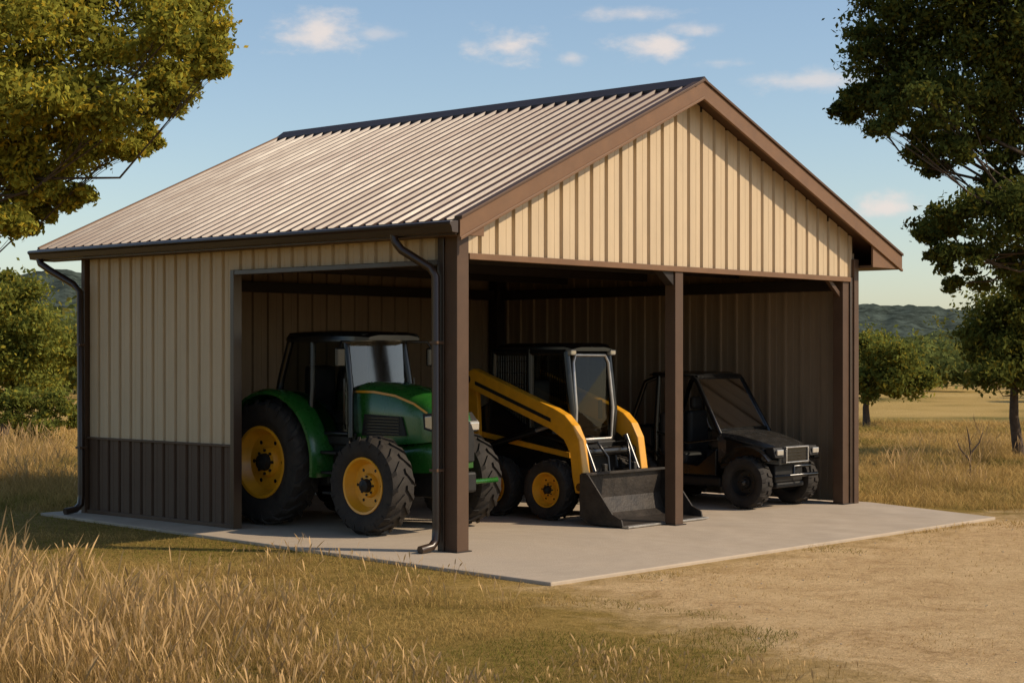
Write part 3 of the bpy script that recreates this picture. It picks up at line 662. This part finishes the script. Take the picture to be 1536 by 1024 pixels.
L2=lobes_at(32,[(1300,60,.6),(1350,30,.9),(1290,150,.45),(1268,165,.25),(1325,110,.6),(1345,140,.7),(1400,150,.85),(1420,60,1.1),(1370,90,.8),(1390,215,.45),(1400,245,.3),(1440,220,.4),(1470,140,1.0),(1500,40,1.2),(1520,170,.9),(1500,215,.5),(1330,185,.35),(1420,-60,1.3),(1550,-80,1.4),(1600,60,1.3),(1650,160,1.2),(1700,-40,1.5),
 (1500,290,.75),(1455,320,.6),(1415,340,.42),(1530,335,.85),(1445,385,.45),(1490,395,.6),(1410,390,.25),(1395,350,.22),(1540,400,.7),(1430,425,.2),(1600,330,1.0),(1680,300,1.1)],1.3,5)
tree('oak_tree',(x,y,GZ),(x-.4,y+.2,4.6),L2,.054,215,(.088,.105,.026),23,.34,12,sigk=.27,mincl=8,limb=.26,var=.5)
x,y=loc((1528-768)*36/2573,36)
L3=lobes_at(36,[(1500,490,.7),(1475,530,.5),(1530,470,.9),(1540,540,.8),(1490,570,.45),(1510,520,.7),(1560,500,1.0),(1460,505,.4),(1600,540,.9),(1590,450,.9)],.9,6)
tree('mesquite_tree',(x,y,GZ),(x-.2,y,1.6),L3,.055,210,(.115,.13,.030),22,.11,13,sigk=.28)
x,y=loc((1300-768)*50/2573,50)
L4=lobes_at(50,[(1300,545,.7),(1335,535,.8),(1365,560,.6),(1320,575,.7),(1290,580,.6),(1350,585,.5),(1380,570,.4),(1310,520,.5)],.8,7)
tree('small_tree',(x,y,GZ),(x+.1,y,1.1),L4,.07,200,(.15,.165,.036),20,.10,14,sigk=.3)
x,y=loc((5-768)*44/2573,44)
L5=lobes_at(44,[(10,445,.8),(40,470,.6),(60,500,.7),(100,520,.5),(10,520,.9),(50,550,.75),(90,570,.5),(-40,470,1.1),(-60,570,1.0),(30,490,.6),(112,540,.35),(0,585,.5)],1.2,8)
tree('mesquite_tree',(x,y,GZ),(x+.1,y,1.5),L5,.062,230,(.20,.215,.044),22,.12,15,sigk=.3)
x,y=loc((60-768)*41/2573,41)
L6=lobes_at(41,[(50,600,.5),(85,610,.45),(20,610,.5),(110,630,.25),(65,635,.4),(30,640,.35)],.5,9)
tree('shrub',(x,y,GZ),(x,y,.4),L6,.05,230,(.16,.18,.04),30,.05,16,sigk=.3)
x,y=loc((1455-768)*30/2573,30)
V=[];F=[]
for pts in ([(0,0,-.1),(.02,0,.3),(-.03,.02,.62)],[(.02,0,.3),(.12,-.08,.45),(.16,-.1,.58)],[(.01,0,.2),(-.12,.08,.36),(-.15,.12,.5)],[(0,0,.42),(.05,.05,.55),(.04,.07,.66)]):
    v,f=tube_geo([(x+p[0]*1.3,y+p[1]*1.3,p[2]*1.3+GZ) for p in pts],[.018,.012,.005],5); b=len(V); V+=v; F+=[tuple(i+b for i in q) for q in f]
mesh('dead_sapling',V,F,M_bark)
def belt(name,spec,seed):
    r=np.random.default_rng(seed); cs=[];sg=[]
    for (b0,b1,d0,d1,hh,n) in spec:
        for _ in range(n):
            d=d0+(d1-d0)*r.random(); a=b0+(b1-b0)*r.random(); X,Y=loc((a-768)*d/2573,d); H=hh*(.55+.6*r.random()); wd=H*(.5+.3*r.random())
            for _ in range(16):
                u=r.normal(0,1,3); u/=np.linalg.norm(u); k=.4+.6*r.random()
                cs.append((X+u[0]*wd*k,Y+u[1]*wd*k,H*.5+u[2]*H*.42*k)); sg.append(H*.10*(.7+.6*r.random()))
    v,f,c=leaves(np.array(cs),np.array(sg),24,.2,(.115,.135,.04),.45,.7,seed); npmesh(name,v,f,M_leaf,c)
belt('distant_tree_belt',[(1230,1750,95,130,3.2,60),(1330,1700,75,90,2.4,9),(-400,200,75,110,4.8,60),(-400,1750,150,230,5.5,130),(300,1200,100,150,4,20)],21)
def hill(name,d,b0,b1,prof,col,seed):
    m,nt,b=newmat(name+'_mat'); L=nt.links
    tc=N(nt,'ShaderNodeTexCoord'); n=N(nt,'ShaderNodeTexNoise'); n.inputs['Scale'].default_value=.16; n.inputs['Detail'].default_value=9; n.inputs['Roughness'].default_value=.8
    L.new(tc.outputs['Object'],n.inputs['Vector']); r=N(nt,'ShaderNodeValToRGB'); r.color_ramp.elements[0].position=.42; r.color_ramp.elements[1].position=.6
    r.color_ramp.elements[0].color=tuple(c*.5 for c in col)+(1,); r.color_ramp.elements[1].color=tuple(c*1.5 for c in col)+(1,)
    L.new(n.outputs['Fac'],r.inputs[0]); L.new(r.outputs[0],b.inputs['Base Color']); b.inputs['Roughness'].default_value=1; b.inputs['Specular IOR Level'].default_value=0
    na,nd=520,16; V=[]
    aa=np.linspace(b0,b1,na)
    for i in range(na):
        a=aa[i]; H=np.interp(a,[p[0] for p in prof],[p[1] for p in prof])*d*1.16/2573
        for j in range(nd):
            t=j/(nd-1); dd=d*(.8+.45*t); X,Y=loc((a-768)*dd/2573,dd)
            z=max(0,math.sin(min(1,t*1.25)*math.pi*.5))*H*(1 if t<.8 else 1-(t-.8)*2)
            z+= (vnoise(np.array(X),np.array(Y),.05,seed)-.5)*H*.12*(t>.1)+(vnoise(np.array(X),np.array(Y),.3,seed+1)-.5)*2.2*(t>.1)
            V.append((X,Y,z-1 if t>0 else -2))
    F=[(i*nd+j,(i+1)*nd+j,(i+1)*nd+j+1,i*nd+j+1) for i in range(na-1) for j in range(nd-1)]
    return mesh(name,V,F,m,smooth=True,ang=180)
hill('hills',620,-1200,2700,[(-1200,90),(-200,118),(40,125),(100,132),(180,118),(500,70),(1000,60),(1290,82),(1350,80),(1420,74),(1500,68),(1600,50),(2700,60)],(.055,.070,.058),31)  # bluish tint stands for aerial haze, mixed into the far hills' base colour
hill('hills',360,-1200,2700,[(-1200,60),(-100,98),(60,92),(200,50),(1000,18),(1290,38),(1380,44),(1440,50),(1600,50),(2700,40)],(.050,.062,.030),33)

# ------------------------------------------------------------------ LIGHT
EL=R(36); hx,hy=.53,-.848
sun_dir=Vector((hx*math.cos(EL),hy*math.cos(EL),math.sin(EL))).normalized()
sd=bpy.data.lights.new('sun','SUN'); sd.energy=4.7; sd.angle=R(.55); sd.color=(1,.83,.62)
so=bpy.data.objects.new('sun',sd); so.rotation_euler=sun_dir.to_track_quat('Z','Y').to_euler(); so.location=(20,-20,30); scene.collection.objects.link(so)
w=bpy.data.worlds.new('World'); scene.world=w; w.use_nodes=True; nt=w.node_tree; L=nt.links
bg=nt.nodes['Background']; sk=N(nt,'ShaderNodeTexSky'); sk.sky_type='NISHITA'; sk.sun_disc=False; sk.sun_elevation=EL; sk.sun_rotation=math.atan2(hx,hy)
sk.air_density=1.0; sk.dust_density=.7; sk.ozone_density=1.2
bg.inputs[1].default_value=.135
tc=N(nt,'ShaderNodeTexCoord'); G=tc.outputs['Generated']
nz=N(nt,'ShaderNodeTexNoise'); nz.inputs['Scale'].default_value=34; nz.inputs['Detail'].default_value=8; nz.inputs['Roughness'].default_value=.6
mp=N(nt,'ShaderNodeMapping'); mp.inputs['Scale'].default_value=(1,1,2.0); L.new(G,mp.inputs[0]); L.new(mp.outputs[0],nz.inputs['Vector'])
def m2(op,a,b):
    n=N(nt,'ShaderNodeMath',operation=op)
    for i,x in enumerate((a,b)):
        if isinstance(x,(int,float)): n.inputs[i].default_value=x
        elif x is not None: L.new(x,n.inputs[i])
    return n.outputs[0]
rt=Vector((.669,-.743,0)); fw=Vector((.743,.669,0)); upv=Vector((0,0,1))
tot=None
for (px,py,ww,hh,st) in [(475,48,85,42,1),(765,66,75,32,1),(985,70,95,30,1),(955,22,100,18,.7),(1215,122,120,22,.7),(1318,313,80,30,1),(858,88,30,12,.6),(1085,93,50,13,.5),(1040,45,60,18,.75),(565,52,60,14,.45)]:
    d=(fw*2573+rt*(px-768)+upv*(530-py)).normalized(); r_=d.cross(upv).normalized(); u_=r_.cross(d)
    def dot(vec):
        n=N(nt,'ShaderNodeVectorMath',operation='DOT_PRODUCT'); L.new(G,n.inputs[0]); n.inputs[1].default_value=vec; return n.outputs['Value']
    a=m2('MULTIPLY',dot(r_),2573/ww); b=m2('MULTIPLY',dot(u_),2573/hh)
    rr=m2('SQRT',m2('ADD',m2('MULTIPLY',a,a),m2('MULTIPLY',b,b)),0)
    k=m2('ADD',m2('SUBTRACT',.9,rr),m2('MULTIPLY',m2('SUBTRACT',nz.outputs['Fac'],.5),2.4))
    mr=N(nt,'ShaderNodeMapRange'); mr.inputs[1].default_value=-.1; mr.inputs[2].default_value=1.0; mr.inputs[4].default_value=st; mr.interpolation_type='SMOOTHSTEP'; L.new(k,mr.inputs[0])
    val=m2('MULTIPLY',mr.outputs[0],m2('GREATER_THAN',dot(d),0))
    tot=val if tot is None else m2('MAXIMUM',tot,val)
mx=N(nt,'ShaderNodeMixRGB'); mx.inputs[2].default_value=(6.3,5.6,5.2,1)
L.new(m2('MULTIPLY',tot,.88),mx.inputs[0]); L.new(sk.outputs[0],mx.inputs[1]); L.new(mx.outputs[0],bg.inputs[0])

# ------------------------------------------------------------------ CAMERA
cd=bpy.data.cameras.new('camera'); co=bpy.data.objects.new('camera',cd); scene.collection.objects.link(co)
co.location=CAM; co.rotation_euler=(R(90),0,math.atan2(.669,.743)-R(90)); cd.sensor_width=36; cd.lens=2573/1536*36; cd.shift_y=18/1536; cd.clip_end=6000; cd.clip_start=.1
scene.camera=co
